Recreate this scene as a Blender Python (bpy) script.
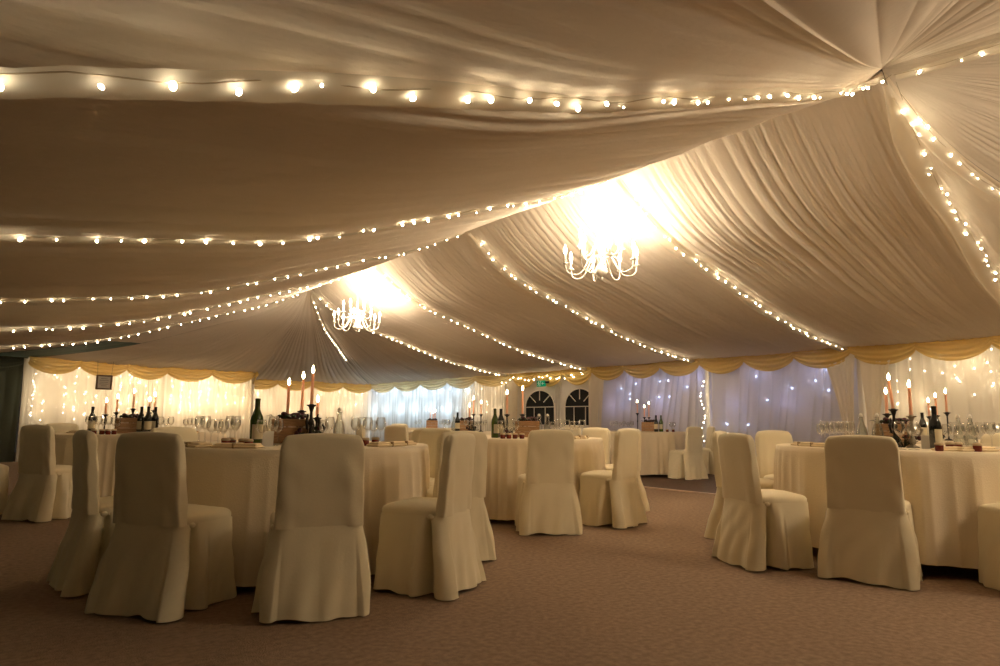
import bpy, math, random
import numpy as np
from mathutils import Vector, Matrix
PI = math.pi
rnd = random.Random(7)
S = bpy.context.scene
COL = S.collection
for o in list(bpy.data.objects): bpy.data.objects.remove(o)

# ------------------------------------------------------------------ materials
def mat(name, col, rough=0.8, metal=0.0, spec=0.3, bump=0.0, bscale=60.0, var=0.0, vscale=4.0, sheen=0.0, stretch=None):
    m = bpy.data.materials.new(name); m.use_nodes = True
    nt = m.node_tree; b = nt.nodes['Principled BSDF']
    b.inputs['Base Color'].default_value = (*col, 1); b.inputs['Roughness'].default_value = rough
    b.inputs['Metallic'].default_value = metal; b.inputs['Specular IOR Level'].default_value = spec
    if sheen: b.inputs['Sheen Weight'].default_value = sheen
    tc = nt.nodes.new('ShaderNodeTexCoord')
    src = tc.outputs['Object']
    if stretch:
        mp = nt.nodes.new('ShaderNodeMapping'); mp.inputs['Scale'].default_value = stretch
        nt.links.new(src, mp.inputs['Vector']); src = mp.outputs['Vector']
    if bump:
        n = nt.nodes.new('ShaderNodeTexNoise'); n.inputs['Scale'].default_value = bscale; n.inputs['Detail'].default_value = 4
        nt.links.new(src, n.inputs['Vector'])
        bp = nt.nodes.new('ShaderNodeBump'); bp.inputs['Strength'].default_value = bump; bp.inputs['Distance'].default_value = 0.01
        nt.links.new(n.outputs['Fac'], bp.inputs['Height']); nt.links.new(bp.outputs['Normal'], b.inputs['Normal'])
    if var:
        n = nt.nodes.new('ShaderNodeTexNoise'); n.inputs['Scale'].default_value = vscale; n.inputs['Detail'].default_value = 5
        nt.links.new(src, n.inputs['Vector'])
        r = nt.nodes.new('ShaderNodeMapRange'); r.inputs[1].default_value = .3; r.inputs[2].default_value = .7
        r.inputs[3].default_value = 1 - var; r.inputs[4].default_value = 1 + var
        nt.links.new(n.outputs['Fac'], r.inputs[0])
        mx = nt.nodes.new('ShaderNodeVectorMath'); mx.operation = 'SCALE'; mx.inputs[0].default_value = col
        nt.links.new(r.outputs[0], mx.inputs['Scale']); nt.links.new(mx.outputs[0], b.inputs['Base Color'])
    return m

def cloth(name, col, trans=0.35, clear=0.0, dense=0.0, bump=0.0, bscale=200, stretch=None):
    """diffuse + translucent fabric, with open weave (clear) for the sheers"""
    m = bpy.data.materials.new(name); m.use_nodes = True
    nt = m.node_tree; nt.nodes.clear(); N = nt.nodes.new
    out = N('ShaderNodeOutputMaterial'); d = N('ShaderNodeBsdfDiffuse'); t = N('ShaderNodeBsdfTranslucent')
    d.inputs[0].default_value = (*col, 1); t.inputs[0].default_value = (*col, 1)
    a = N('ShaderNodeMixShader'); a.inputs[0].default_value = trans
    nt.links.new(d.outputs[0], a.inputs[1]); nt.links.new(t.outputs[0], a.inputs[2]); last = a
    if dense:
        lw = N('ShaderNodeLayerWeight'); lw.inputs[0].default_value = .5
        mr = N('ShaderNodeMapRange'); mr.inputs[1].default_value = .15; mr.inputs[2].default_value = .85; mr.inputs[3].default_value = 1.0; mr.inputs[4].default_value = 1 - dense
        sc = N('ShaderNodeVectorMath'); sc.operation = 'SCALE'; sc.inputs[0].default_value = col
        nt.links.new(lw.outputs['Facing'], mr.inputs[0]); nt.links.new(mr.outputs[0], sc.inputs['Scale']); nt.links.new(sc.outputs[0], t.inputs[0])
    if clear:
        tr = N('ShaderNodeBsdfTransparent'); c = N('ShaderNodeMixShader'); c.inputs[0].default_value = clear
        nt.links.new(last.outputs[0], c.inputs[1]); nt.links.new(tr.outputs[0], c.inputs[2]); last = c
    if bump:
        tc = N('ShaderNodeTexCoord'); src = tc.outputs['Object']
        if stretch:
            mp = N('ShaderNodeMapping'); mp.inputs['Scale'].default_value = stretch
            nt.links.new(src, mp.inputs['Vector']); src = mp.outputs['Vector']
        n = N('ShaderNodeTexNoise'); n.inputs['Scale'].default_value = bscale; n.inputs['Detail'].default_value = 3
        nt.links.new(src, n.inputs['Vector'])
        bp = N('ShaderNodeBump'); bp.inputs['Strength'].default_value = bump; bp.inputs['Distance'].default_value = .01
        nt.links.new(n.outputs['Fac'], bp.inputs['Height'])
        nt.links.new(bp.outputs['Normal'], d.inputs['Normal']); nt.links.new(bp.outputs['Normal'], t.inputs['Normal'])
    nt.links.new(last.outputs[0], out.inputs[0])
    return m

def emis(name, col, s, sample=True):
    m = bpy.data.materials.new(name); m.use_nodes = True
    nt = m.node_tree; nt.nodes.clear()
    e = nt.nodes.new('ShaderNodeEmission'); e.inputs[0].default_value = (*col, 1); e.inputs[1].default_value = s
    o = nt.nodes.new('ShaderNodeOutputMaterial'); nt.links.new(e.outputs[0], o.inputs[0])
    if not sample: m.cycles.emission_sampling = 'NONE'
    return m

def glassy(name, tint=(1, 1, 1), fac=0.22, rough=0.03):
    m = bpy.data.materials.new(name); m.use_nodes = True
    nt = m.node_tree; nt.nodes.clear(); N = nt.nodes.new
    out = N('ShaderNodeOutputMaterial'); t = N('ShaderNodeBsdfTransparent'); t.inputs[0].default_value = (*tint, 1)
    g = N('ShaderNodeBsdfGlossy'); g.inputs['Roughness'].default_value = rough
    lw = N('ShaderNodeLayerWeight'); lw.inputs[0].default_value = fac
    mx = N('ShaderNodeMixShader')
    nt.links.new(lw.outputs['Facing'], mx.inputs[0]); nt.links.new(t.outputs[0], mx.inputs[1]); nt.links.new(g.outputs[0], mx.inputs[2])
    nt.links.new(mx.outputs[0], out.inputs[0])
    return m

M = dict(
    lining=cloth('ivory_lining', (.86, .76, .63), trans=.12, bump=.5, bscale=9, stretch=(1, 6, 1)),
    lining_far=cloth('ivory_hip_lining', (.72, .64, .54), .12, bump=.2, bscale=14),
    teal=mat('teal_roof_pvc', (.10, .16, .14), .6),
    sheer=cloth('sheer_voile', (.90, .84, .72), .6, .20, .75),
    sheer_blue=cloth('sheer_voile_cool', (.84, .86, .88), .55, .08, .7),
    sheer_dusk=cloth('sheer_voile_dusk', (.74, .70, .70), .45, .12, .7),
    drape=cloth('cream_drape', (.80, .70, .54), .35),
    swag=cloth('gold_organza', (.80, .57, .20), .35, .05),
    swag_pale=cloth('pale_gold_organza', (.82, .68, .38), .4, .05),
    sleeve=cloth('organza_sleeve', (.92, .86, .74), .6, .22),
    unlit_drape=mat('unlit_drape_tone', (.10, .11, .08), .9),  # lack of light at the left end is put into this colour
    chair=mat('cream_chair_cover', (.80, .71, .50), .75, bump=.06, bscale=90, sheen=.2),
    table=mat('cream_table_linen', (.80, .69, .51), .8, bump=.2, bscale=120),
    tabletop=mat('ply_tabletop', (.45, .32, .2), .7),
    carpet=mat('brown_carpet', (.30, .212, .148), 1.0, spec=.05, bump=.8, bscale=130, var=.2, vscale=30),
    boards=mat('dark_dance_floor', (.075, .036, .022), .45, spec=.15, var=.3, vscale=3, stretch=(8, .6, 1)),
    edge=mat('metal_floor_edging', (.55, .42, .32), .4, metal=.3),
    pvc=mat('white_marquee_pvc', (.78, .74, .68), .5),
    pvc_dark=mat('unlit_pvc', (.16, .15, .12), .8),  # the marquee pvc with shade put into its colour
    pole=mat('aluminium_pole', (.55, .52, .48), .45, metal=.6),
    iron=mat('dark_pewter', (.035, .03, .028), .4, metal=.5),
    pewter=mat('pale_pewter', (.30, .26, .20), .35, metal=.6),
    white_metal=mat('white_painted_metal', (.85, .80, .72), .35),
    wood=mat('crate_wood', (.40, .235, .12), .75, var=.25, vscale=14, stretch=(1, 1, 7), bump=.3, bscale=30),
    frame=mat('brown_frame_wood', (.13, .07, .035), .5),
    paper=mat('pale_card', (.62, .56, .47), .7),
    ink=mat('grey_ink', (.22, .19, .16), .8),
    white_card=mat('white_card', (.85, .82, .76), .6),
    wax=cloth('terracotta_wax', (.92, .60, .42), .5),
    flame=emis('candle_flame', (1, .78, .42), 30),
    wick=mat('black_wick', (.02, .02, .02), .9),
    green=mat('green_bottle_glass', (.05, .085, .012), .06, spec=.8),
    black=mat('black_bottle_glass', (.008, .009, .007), .07, spec=.8),
    foil=mat('dark_green_foil', (.06, .085, .02), .3, metal=.4),
    foil_black=mat('black_foil', (.012, .011, .011), .35),
    label=mat('cream_bottle_label', (.62, .55, .38), .7),
    clear=glassy('clear_glass', (.97, .97, .96), .30),
    water=glassy('water_bottle_glass', (.93, .94, .92), .42),
    jam=mat('dark_red_jam', (.16, .018, .012), .12, spec=.7),
    honey=mat('amber_jam', (.32, .10, .03), .12, spec=.7),
    lid=mat('gingham_jar_lid', (.55, .42, .26), .6),
    napkin=mat('folded_beige_napkin', (.85, .70, .46), .85),
    twine=mat('brown_ribbon', (.42, .29, .15), .8),
    leaf=mat('dark_green_leaf', (.018, .03, .012), .6),
    petal=mat('dusky_plum_petal', (.07, .02, .028), .7),
    petal_pale=mat('dusty_rose_petal', (.26, .14, .12), .7),
    cable=mat('fairy_light_cable', (.40, .33, .22), .6),
    bulb=emis('fairy_bulb', (1, .83, .56), 27),
    bulb_back=emis('curtain_bulb', (1, .82, .56), 11),
    bulb_blue=emis('blue_white_bulb', (.50, .62, 1), 7),
    lamp=emis('chandelier_bulb', (1, .86, .62), 30, False),
    dark_glass=mat('night_window_film', (.010, .011, .012), .35, spec=.15),
    muntin=mat('white_window_bars', (.80, .74, .64), .5),
    exit_green=mat('exit_sign_green', (.0, .27, .13), .4),
    exit_white=mat('exit_sign_white', (.8, .85, .8), .4),
)
M['exit_green'].node_tree.nodes['Principled BSDF'].inputs['Emission Color'].default_value = (0, .5, .25, 1)
M['exit_green'].node_tree.nodes['Principled BSDF'].inputs['Emission Strength'].default_value = .12

# ------------------------------------------------------------------ mesh helpers
class MB:
    def __init__(s): s.v = []; s.f = []; s.n = 0
    def add(s, v, f):
        k = s.n; v = np.asarray(v, float).reshape(-1, 3); s.v.append(v); s.n += len(v)
        s.f += [tuple(i + k for i in q) for q in f]
        return s
    def grid(s, P, cu=False, cv=False, flip=False):
        P = np.asarray(P, float); nu, nv = P.shape[:2]; f = []
        for i in range(nu if cu else nu - 1):
            for j in range(nv if cv else nv - 1):
                a, b = i * nv + j, ((i + 1) % nu) * nv + j
                c, d = ((i + 1) % nu) * nv + (j + 1) % nv, i * nv + (j + 1) % nv
                f.append((a, d, c, b) if flip else (a, b, c, d))
        return s.add(P.reshape(-1, 3), f)
    def box(s, c, d, rz=0.0, bev=0.0):
        hx, hy, hz = d[0] / 2, d[1] / 2, d[2] / 2
        co, si = math.cos(rz), math.sin(rz)
        if bev <= 0:
            v = [(x, y, z) for z in (-hz, hz) for x, y in ((-hx, -hy), (hx, -hy), (hx, hy), (-hx, hy))]
            f = [(3, 2, 1, 0), (4, 5, 6, 7), (0, 1, 5, 4), (1, 2, 6, 5), (2, 3, 7, 6), (3, 0, 4, 7)]
        else:
            v = []; b = bev
            for z, k in ((-hz, b), (-hz + b, 0), (hz - b, 0), (hz, b)):
                X, Y = hx - k, hy - k
                v += [(-X + b, -Y, z), (X - b, -Y, z), (X, -Y + b, z), (X, Y - b, z), (X - b, Y, z), (-X + b, Y, z), (-X, Y - b, z), (-X, -Y + b, z)]
            f = [tuple(range(7, -1, -1)), tuple(range(24, 32))]
            for r in range(3):
                for j in range(8):
                    a, q = r * 8 + j, r * 8 + (j + 1) % 8
                    f.append((a, q, q + 8, a + 8))
        v = [(c[0] + x * co - y * si, c[1] + x * si + y * co, c[2] + z) for x, y, z in v]
        return s.add(v, f)
    def lathe(s, prof, c=(0, 0, 0), n=20, cap=True):
        a = np.linspace(0, 2 * PI, n, endpoint=False)
        P = np.array([[(c[0] + r * math.cos(t), c[1] + r * math.sin(t), c[2] + z) for t in a] for r, z in prof])
        k = s.n; s.grid(P, cv=True, flip=True)
        if cap:
            s.f.append(tuple(range(k + n - 1, k - 1, -1)))
            m = k + (len(prof) - 1) * n; s.f.append(tuple(range(m, m + n)))
        return s
    def tube(s, pts, r, n=8, cap=True):
        pts = [Vector(p) for p in pts]; R = r if hasattr(r, '__len__') else [r] * len(pts)
        rows = []; up = Vector((0, 0, 1)); prev = None
        for i, p in enumerate(pts):
            t = (pts[min(i + 1, len(pts) - 1)] - pts[max(i - 1, 0)]).normalized()
            if prev is None:
                u = t.cross(up if abs(t.z) < .95 else Vector((1, 0, 0))).normalized()
            else:
                u = (prev - t * prev.dot(t)).normalized()
            prev = u; w = t.cross(u)
            rows.append([tuple(p + (u * math.cos(a) + w * math.sin(a)) * R[i]) for a in np.linspace(0, 2 * PI, n, endpoint=False)])
        k = s.n; s.grid(np.array(rows), cv=True)
        if cap:
            s.f.append(tuple(range(k, k + n))[::-1]); m = k + (len(pts) - 1) * n; s.f.append(tuple(range(m, m + n)))
        return s
    def sphere(s, c, r, n=10, m=6, sc=(1, 1, 1)):
        prof = [(max(1e-4, r * math.sin(PI * i / m)), -r * math.cos(PI * i / m)) for i in range(m + 1)]
        a = np.linspace(0, 2 * PI, n, endpoint=False)
        P = np.array([[(c[0] + q * math.cos(t) * sc[0], c[1] + q * math.sin(t) * sc[1], c[2] + z * sc[2]) for t in a] for q, z in prof])
        return s.grid(P, cv=True, flip=True)
    def mesh(s, name, m, smooth=True):
        me = bpy.data.meshes.new(name)
        me.from_pydata(np.vstack(s.v).tolist(), [], s.f); me.materials.append(M[m] if isinstance(m, str) else m)
        if smooth: me.polygons.foreach_set('use_smooth', [True] * len(me.polygons))
        me.update(); return me
    def obj(s, name, m, parent=None, smooth=True):
        o = bpy.data.objects.new(name, s.mesh(name, m, smooth)); COL.objects.link(o)
        if parent: o.parent = parent
        return o

def link(name, me, parent=None):
    o = bpy.data.objects.new(name, me); COL.objects.link(o)
    if parent: o.parent = parent
    return o
def tag(o, label, cat, group=None):
    o['label'] = label; o['category'] = cat
    if group: o['group'] = group
    return o
def struct(o): o['kind'] = 'structure'; return o
def thing(name, loc, rz, label, cat, group=None):
    o = bpy.data.objects.new(name, None); COL.objects.link(o); o.empty_display_size = .1
    o.location = loc; o.rotation_euler = (0, 0, rz)
    return tag(o, label, cat, group)
def dup(root, loc=None, rz=None):
    r = root.copy(); COL.objects.link(r)
    if loc is not None: r.location = loc
    if rz is not None: r.rotation_euler = (0, 0, rz)
    for ch in root.children:
        c = ch.copy(); COL.objects.link(c); c.parent = r
        for g in ch.children:
            d = g.copy(); COL.objects.link(d); d.parent = c
    return r

def pleats(x, seed, pitch=.13, warp=1.0, slow=.45):
    """irregular gathered folds: rounded outside, sharp creases inside; 0..1"""
    r = np.random.RandomState(seed); w = np.array(x, float)
    for k in range(5):
        f = r.uniform(.5, 4.5); w = w + warp * .10 / (1 + f) * np.sin(f * x * 2.2 + r.uniform(0, 6.3))
    p = np.abs(np.sin(PI * w / pitch)) ** .7
    amp = .55 + .45 * np.sin(w * 2.9 + r.uniform(0, 6)) * np.sin(w * 1.13 + 1)
    q = .5 + .5 * np.sin(2 * PI * w / (pitch * 4.3) + r.uniform(0, 6))
    return p * amp * .7 + q * slow

# ------------------------------------------------------------------ the marquee (metres; x right across the tent, y away along the ridge)
RX, HR, EX, HE = 6.03, 4.07, 11.99, 2.33        # ridge x, ridge height, right eave x, eave height
Y0, Y1, BAY = 2.22, 14.62, 3.1                   # near / far apex of the ridge, rafter spacing
LX, HL = -1.45, 2.12                             # left eave
GT = np.array([0, .07, .13, .216, .344, .42, .5, .6, .74, .87, 1.0])
GZ = np.array([1, .80, .665, .555, .46, .375, .30, .205, .115, .05, 0])
LT = np.array([0, .12, .2265, .346, .41, .50, .577, .643, .75, .85, .93, 1.0])
LZ = np.array([1, .80, .665, .55, .465, .37, .28, .20, .13, .08, .04, 0])
def gleft(t):
    t = np.asarray(t, float); v = np.interp(t, LT, LZ)
    for d in (.03, -.03, .06, -.06): v = v + np.interp(np.clip(t + d, 0, 1), LT, LZ)
    return np.where(t < .06, np.interp(t, LT, LZ), v / 5)
def gsag(t):
    t = np.asarray(t, float); v = np.interp(t, GT, GZ)
    for d in (.03, -.03, .06, -.06): v = v + np.interp(np.clip(t + d, 0, 1), GT, GZ)
    v = v / 5
    return np.where(t < .06, np.interp(t, GT, GZ), v)
def z_right(t): return HE + (HR - HE) * gsag(np.clip(t / (EX - RX), 0, 1))
def z_left(t):
    tt = np.clip(t / 5.96, 0, 1); z = 2.22 + (HR - 2.22) * gleft(tt)
    return np.where(t > 5.96, 2.22 - (t - 5.96) / 1.52 * .06, z)

def slope(side, name, seed):
    y = np.arange(Y0, Y1 + .001, .013); T = (EX - RX) if side > 0 else (RX - LX)
    t = np.concatenate([np.linspace(0, .6, 9)[:-1], np.linspace(.6, T, 34)])
    YY, TT = np.meshgrid(y, t, indexing='ij')
    drift = YY + .035 * np.sin(TT * .9 + YY * .7) + .02 * TT * np.sin(YY * .45)
    fold = pleats(drift, seed, .125 if side > 0 else .155, slow=.18 if side > 0 else .40)
    big = np.sin(drift * 2 * PI / .62 + 1.3 * np.sin(drift * .8)) * .5 + .5
    fine = pleats(drift * 1.0 + 5, seed + 50, .075)
    a = np.interp(TT, [0, .25, 1.5, T * .7, T], [.014, .040, .045, .040, .022])
    if side < 0: a = a * 1.15
    zz = (z_right(TT) if side > 0 else z_left(TT))
    bay = ((YY - Y0) % BAY) / BAY
    sag = np.sin(PI * bay) * .035 * np.clip(TT / 1.5, 0, 1)          # lining droops a little between the beams
    zz = zz - a * fold - a * (.15 if side > 0 else .9) * big - a * (.55 if side > 0 else .3) * fine - sag
    if side > 0: YY = YY + .065 * TT * np.clip(1 - (YY - Y0) / 2.5, 0, 1)      # first beam splays a little
    P = np.stack([RX + side * TT, YY, zz], -1)
    return struct(MB().grid(P, flip=side > 0).obj(name, 'lining'))
slope(1, 'ceiling', 3); slope(-1, 'ceiling', 11)

def fan(name, apex, ends, seed, m='lining', pitch=.16, t0=0.0, amp=.05, n=None, k=None, ps=None, t1=1.0, lw=None, sg=None, drop=0.0):
    """lining gathered at an apex and spread to a polyline of end points, with the same hanging curve"""
    E = [np.array(e, float) for e in ends]
    L = [0]
    for a, b in zip(E[:-1], E[1:]): L.append(L[-1] + np.linalg.norm(b - a))
    n = n or max(12, int(L[-1] / .03)); s = np.linspace(0, L[-1], n)
    pts = np.stack([np.interp(s, L, [e[i] for e in E]) for i in range(3)], -1)
    t = np.linspace(t0, t1, k or 30)
    ap = np.array(apex, float)
    SS, TT = np.meshgrid(s, t, indexing='ij')
    xy = ap[None, None, :2] + (pts[:, None, :2] - ap[None, None, :2]) * TT[..., None]
    if ps is not None:
        sc = np.interp(s, L, ps)[:, None]; TT2 = np.clip(TT * sc, 0, 1)
    else: TT2 = TT
    g = gleft(TT2) if ps is not None else gsag(TT2)
    if sg is not None: S_ = np.interp(s, L, sg)[:, None]; g = g * (1 - S_) + S_ * gsag(TT)
    if lw is not None: W_ = np.interp(s, L, lw)[:, None]; g = g * (1 - W_) + W_ * (1 - TT) ** 1.25
    zz = pts[:, None, 2] + (ap[2] - pts[:, None, 2]) * g + (.02 if TT[0, 0] == 0 else 0) * (1 - TT) ** 6
    fold = pleats(SS + .05 * np.sin(TT * 3 + SS), seed, pitch)
    zz = zz - amp * np.clip(TT * 1.6, .08, 1) * fold
    zz = zz - drop * np.exp(-SS / .5) * np.clip(TT * 12, 0, 1)
    P = np.concatenate([xy, zz[..., None]], -1)
    return struct(MB().grid(P).obj(name, m))
AF = (RX, Y1, HR); AN = (RX, Y0, HR)
FARTOP = [(1.05, 18.2, HE), (4.15, 19.45, HE), (6.45, 19.5, HE), (7.1, 22.6, HE), (11.99, 22.8, HE)]
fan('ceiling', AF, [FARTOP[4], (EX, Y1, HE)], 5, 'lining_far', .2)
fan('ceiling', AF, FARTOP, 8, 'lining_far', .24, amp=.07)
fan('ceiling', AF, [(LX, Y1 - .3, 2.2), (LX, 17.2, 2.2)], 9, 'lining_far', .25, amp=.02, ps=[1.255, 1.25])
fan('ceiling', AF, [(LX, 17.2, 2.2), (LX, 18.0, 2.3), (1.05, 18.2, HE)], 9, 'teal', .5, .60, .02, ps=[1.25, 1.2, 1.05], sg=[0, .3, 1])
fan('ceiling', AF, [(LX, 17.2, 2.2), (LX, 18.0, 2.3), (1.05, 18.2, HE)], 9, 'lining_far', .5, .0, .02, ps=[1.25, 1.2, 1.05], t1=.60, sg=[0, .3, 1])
RIDGE_END = (6.4, -3.1, 3.95)
fan('ceiling', AN, [(LX, Y0 + .35, 2.2), (LX, .3, 2.2), (.07, .72, 2.22)], 21, 'lining', .2, amp=.06, ps=[1.255, 1.3, 1.0], lw=[0, .5, .7], drop=.10)
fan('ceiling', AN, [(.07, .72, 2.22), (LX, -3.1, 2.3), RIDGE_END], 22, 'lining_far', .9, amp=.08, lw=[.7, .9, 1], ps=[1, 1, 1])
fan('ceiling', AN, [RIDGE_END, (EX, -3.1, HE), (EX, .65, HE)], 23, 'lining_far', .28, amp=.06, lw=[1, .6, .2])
fan('ceiling', AN, [(EX, .65, HE), (EX, Y0 + .42, HE)], 24, 'lining', .2, amp=.05, lw=[.2, 0])

# outer roof skin above the lining
roof = MB()
for x0, z0, x1, z1 in ((RX, 4.42, 12.5, 2.50), (-1.66, 2.50, RX, 4.42)):
    roof.add([(x0, -3.25, z0), (x1, -3.25, z1), (x1, 23.35, z1), (x0, 23.35, z0), (x0, -3.25, z0 + .03), (x1, -3.25, z1 + .03), (x1, 23.35, z1 + .03), (x0, 23.35, z0 + .03)],
             [(3, 2, 1, 0), (4, 5, 6, 7), (0, 1, 5, 4), (1, 2, 6, 5), (2, 3, 7, 6), (3, 0, 4, 7)])
for y in (-3.25, 23.35):
    roof.add([(-1.66, y, 2.30), (12.5, y, 2.30), (12.5, y, 2.52), (RX, y, 4.44), (-1.66, y, 2.52)], [(0, 1, 2, 3, 4)])
struct(roof.obj('ceiling', 'pvc_dark', smooth=False))
# floor
struct(MB().box((5.3, 10, -.05), (15, 27.6, .1)).obj('floor', 'carpet', smooth=False))
dance = MB()
for i in range(36):
    dance.box((8.4 + .05 + i * .1, 8.3, .006), (.098, 8.2, .012))
struct(dance.obj('floor', 'boards', smooth=False))
struct(MB().box((8.35, 8.3, .007), (.07, 8.2, .014)).box((10.2, 4.18, .007), (3.7, .05, .014)).obj('trim_1', 'edge', smooth=False))

# outer walls
def wallbox(name, a, b, z0, z1, m, th=.04):
    a, b = Vector(a), Vector(b); d = b - a
    return struct(MB().box(((a.x + b.x) / 2, (a.y + b.y) / 2, (z0 + z1) / 2), (d.length, th, z1 - z0), math.atan2(d.y, d.x)).obj(name, m, smooth=False))
wallbox('wall_right', (12.42, -3.2), (12.42, 23.3), 0, 2.36, 'pvc')
wallbox('wall_back', (6.6, 23.28), (12.42, 23.28), 0, 2.36, 'pvc')
wallbox('wall_back', (6.66, 20.0), (6.66, 23.28), 0, 2.36, 'pvc')
wallbox('wall_back', (4.1, 19.97), (6.68, 19.97), 0, 2.36, 'pvc')
wallbox('wall_back', (1.1, 18.78), (4.1, 19.97), 0, 2.36, 'pvc')
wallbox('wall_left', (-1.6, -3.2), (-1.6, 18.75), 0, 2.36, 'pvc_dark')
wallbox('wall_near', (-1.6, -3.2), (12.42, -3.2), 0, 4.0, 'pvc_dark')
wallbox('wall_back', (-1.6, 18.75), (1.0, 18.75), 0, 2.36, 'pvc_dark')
# gable filler between near wall top and the lining is the wall itself

# ------------------------------------------------------------------ curtains
def curtain_mb(path, z0, z1, seed, pitch=.16, amp=.062, slant=0.0, gather=None):
    """path: plan polyline. gather: (position 0..1, strength) pulls the lower part of the cloth to one point"""
    E = [np.array(e, float) for e in path]; L = [0]
    for a, b in zip(E[:-1], E[1:]): L.append(L[-1] + np.linalg.norm(b - a))
    T = L[-1]; n = max(10, int(T / .022)); s = np.linspace(0, T, n); w = np.linspace(0, 1, 26)   # w: 0 top
    SS, WW = np.meshgrid(s, w, indexing='ij')
    S2 = SS.copy()
    if gather:
        g0, st, wid = gather
        k = st * np.clip(np.sin(np.clip(WW / wid, 0, 1) * PI / 2), 0, 1)
        S2 = S2 + (g0 * T - S2) * k
    S3 = S2 + slant * (1 - WW) * np.sin(PI * SS / T)
    px = np.interp(S3, L, [e[0] for e in E]); py = np.interp(S3, L, [e[1] for e in E])
    d = E[-1] - E[0]; d = d / np.linalg.norm(d); nx, ny = d[1], -d[0]
    f = pleats(SS + .03 * np.sin(WW * 3 + SS * 2), seed, pitch) * amp * (.55 + .6 * WW)
    f = f + .02 * np.sin(SS * 9 + WW * 4) * WW
    zz = z1 + (z0 - z1) * WW + .008 * np.sin(SS * 11) * (WW ** 6)
    return MB().grid(np.stack([px + nx * f, py + ny * f, zz], -1))
def curtain(path, seed, m, label, group=None, z0=.03, z1=2.30, **k):
    o = curtain_mb(path, z0, z1, seed, **k).obj('sheer_curtain', m)
    return tag(o, label, 'curtain', group)
# the room lies on the left of each path's direction -> folds push into the room with n=(dy,-dx)
CX = 12.03
curtain([(CX, -3.0), (CX, 4.75)][::-1], 31, 'sheer', 'cream sheer curtain glowing with fairy lights behind the near right table', pitch=.15, amp=.10)
curtain([(CX, 8.0), (CX, 5.45)], 33, 'sheer_dusk', 'lilac grey sheer curtain between the tied drapes and the lit pole', pitch=.21, slant=.35, amp=.10)
curtain([(CX, 11.25), (CX, 8.35)], 35, 'sheer_dusk', 'lilac grey sheer curtain between the lit pole and the arched windows', pitch=.21, slant=.45, amp=.10)
curtain([(CX - .06, 5.75), (CX - .1, 5.12)], 36, 'drape', 'cream drape tied back to the left side of the right hand pole', pitch=.11, gather=(.82, .72, .75))
curtain([(CX - .06, 5.10), (CX - .1, 4.5)], 37, 'drape', 'cream drape tied back to the right side of the right hand pole', pitch=.11, gather=(.25, .72, .75))
curtain([(CX - .03, 11.5), (CX - .05, 10.95)], 38, 'drape', 'narrow cream drape hanging right of the right arched window', pitch=.1, gather=(.2, .35, 1.))
curtain([(CX - .03, 14.75), (CX - .05, 14.15)], 39, 'drape', 'narrow cream drape hanging left of the left arched window', pitch=.1)
curtain([(CX, 16.9), (CX, 14.7)], 40, 'sheer', 'warm lit sheer curtain between the pale blue curtain and the windows', pitch=.13)
curtain([(CX, 22.75), (CX, 16.85)], 41, 'sheer_blue', 'pale blue white sheer curtain glowing brightly at the back', pitch=.22)
curtain([(7.15, 22.65), (11.9, 22.8)], 42, 'sheer', 'warm sheer curtain full of fairy lights behind the tall candles', pitch=.13)
curtain([(6.45, 19.55), (7.1, 22.6)], 43, 'drape', 'cream drape at the recess corner left of the tall candles', pitch=.2)
curtain([(4.2, 19.45), (6.45, 19.5)], 44, 'sheer', 'bright sheer curtain with lights right of the gold swag break', pitch=.13)
curtain([(2.95, 18.85), (4.15, 19.45)], 45, 'sheer', 'bright sheer curtain with lights just right of the hanging sign', pitch=.13)
curtain([(.98, 18.18), (2.9, 18.82)], 46, 'sheer', 'leftmost bright sheer curtain with lights left of the hanging sign', pitch=.13, gather=(.4, .03, 1))
curtain([(-1.4, 18.5), (1.0, 18.5)], 47, 'unlit_drape', 'drape toned dark green grey as unlit at the left end of the back wall', pitch=.25)
curtain([(LX, -2.9), (LX, 18.4)], 48, 'unlit_drape', 'drape toned dark as unlit along the left wall', pitch=.3, amp=.04)

# swagged valances: one run per wall, each swag a part
def swag_mb(p0, p1, seed, drop=.38, side=.17, ztop=HE + .03, out=.10):
    p0, p1 = np.array(p0, float), np.array(p1, float); d = p1 - p0; L = np.linalg.norm(d); d = d / L; n = np.array([d[1], -d[0]])
    u = np.linspace(0, 1, 30); w = np.linspace(0, 1, 22); U, W = np.meshgrid(u, w, indexing='ij')
    r = np.random.RandomState(seed); c = .5 + r.uniform(-.05, .05)
    hump = np.clip(4 * U * (1 - U), 0, 1) ** .8
    dr = side + (drop - side) * hump * (1 + .1 * (U - c))
    fold = .013 * np.sin(2 * PI * (W * 4.2 + .25 * hump)) * (.3 + hump)
    o = out * (.35 + .65 * np.sin(PI * np.clip(W * .9 + .08, 0, 1))) + fold + .03 * np.exp(-((U * (1 - U)) / .02) ** 2)
    P = np.stack([p0[0] + d[0] * L * U + n[0] * o, p0[1] + d[1] * L * U + n[1] * o, ztop - dr * W ** .95], -1)
    return MB().grid(P)
def valance(path_pts, m, label, seed, **k):
    t = thing('swag_valance', (path_pts[0][0], path_pts[0][1], 0), 0, label, 'valance')
    bx, by = path_pts[0][0], path_pts[0][1]
    for i, (a, b) in enumerate(zip(path_pts[:-1], path_pts[1:])):
        o = swag_mb((a[0] - bx, a[1] - by), (b[0] - bx, b[1] - by), seed + i, **k).obj('swag', m, t)
    return t
VX = 11.98
ys = [5.2 + 1.02 * i for i in range(-8, 18)]
seg = lambda lo, hi: [(VX, y) for y in ys if lo - .3 <= y <= hi + .3][::-1]
valance(seg(-3, 5.2), 'swag', 'gold swagged valance above the glowing curtain at far right', 100)
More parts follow.
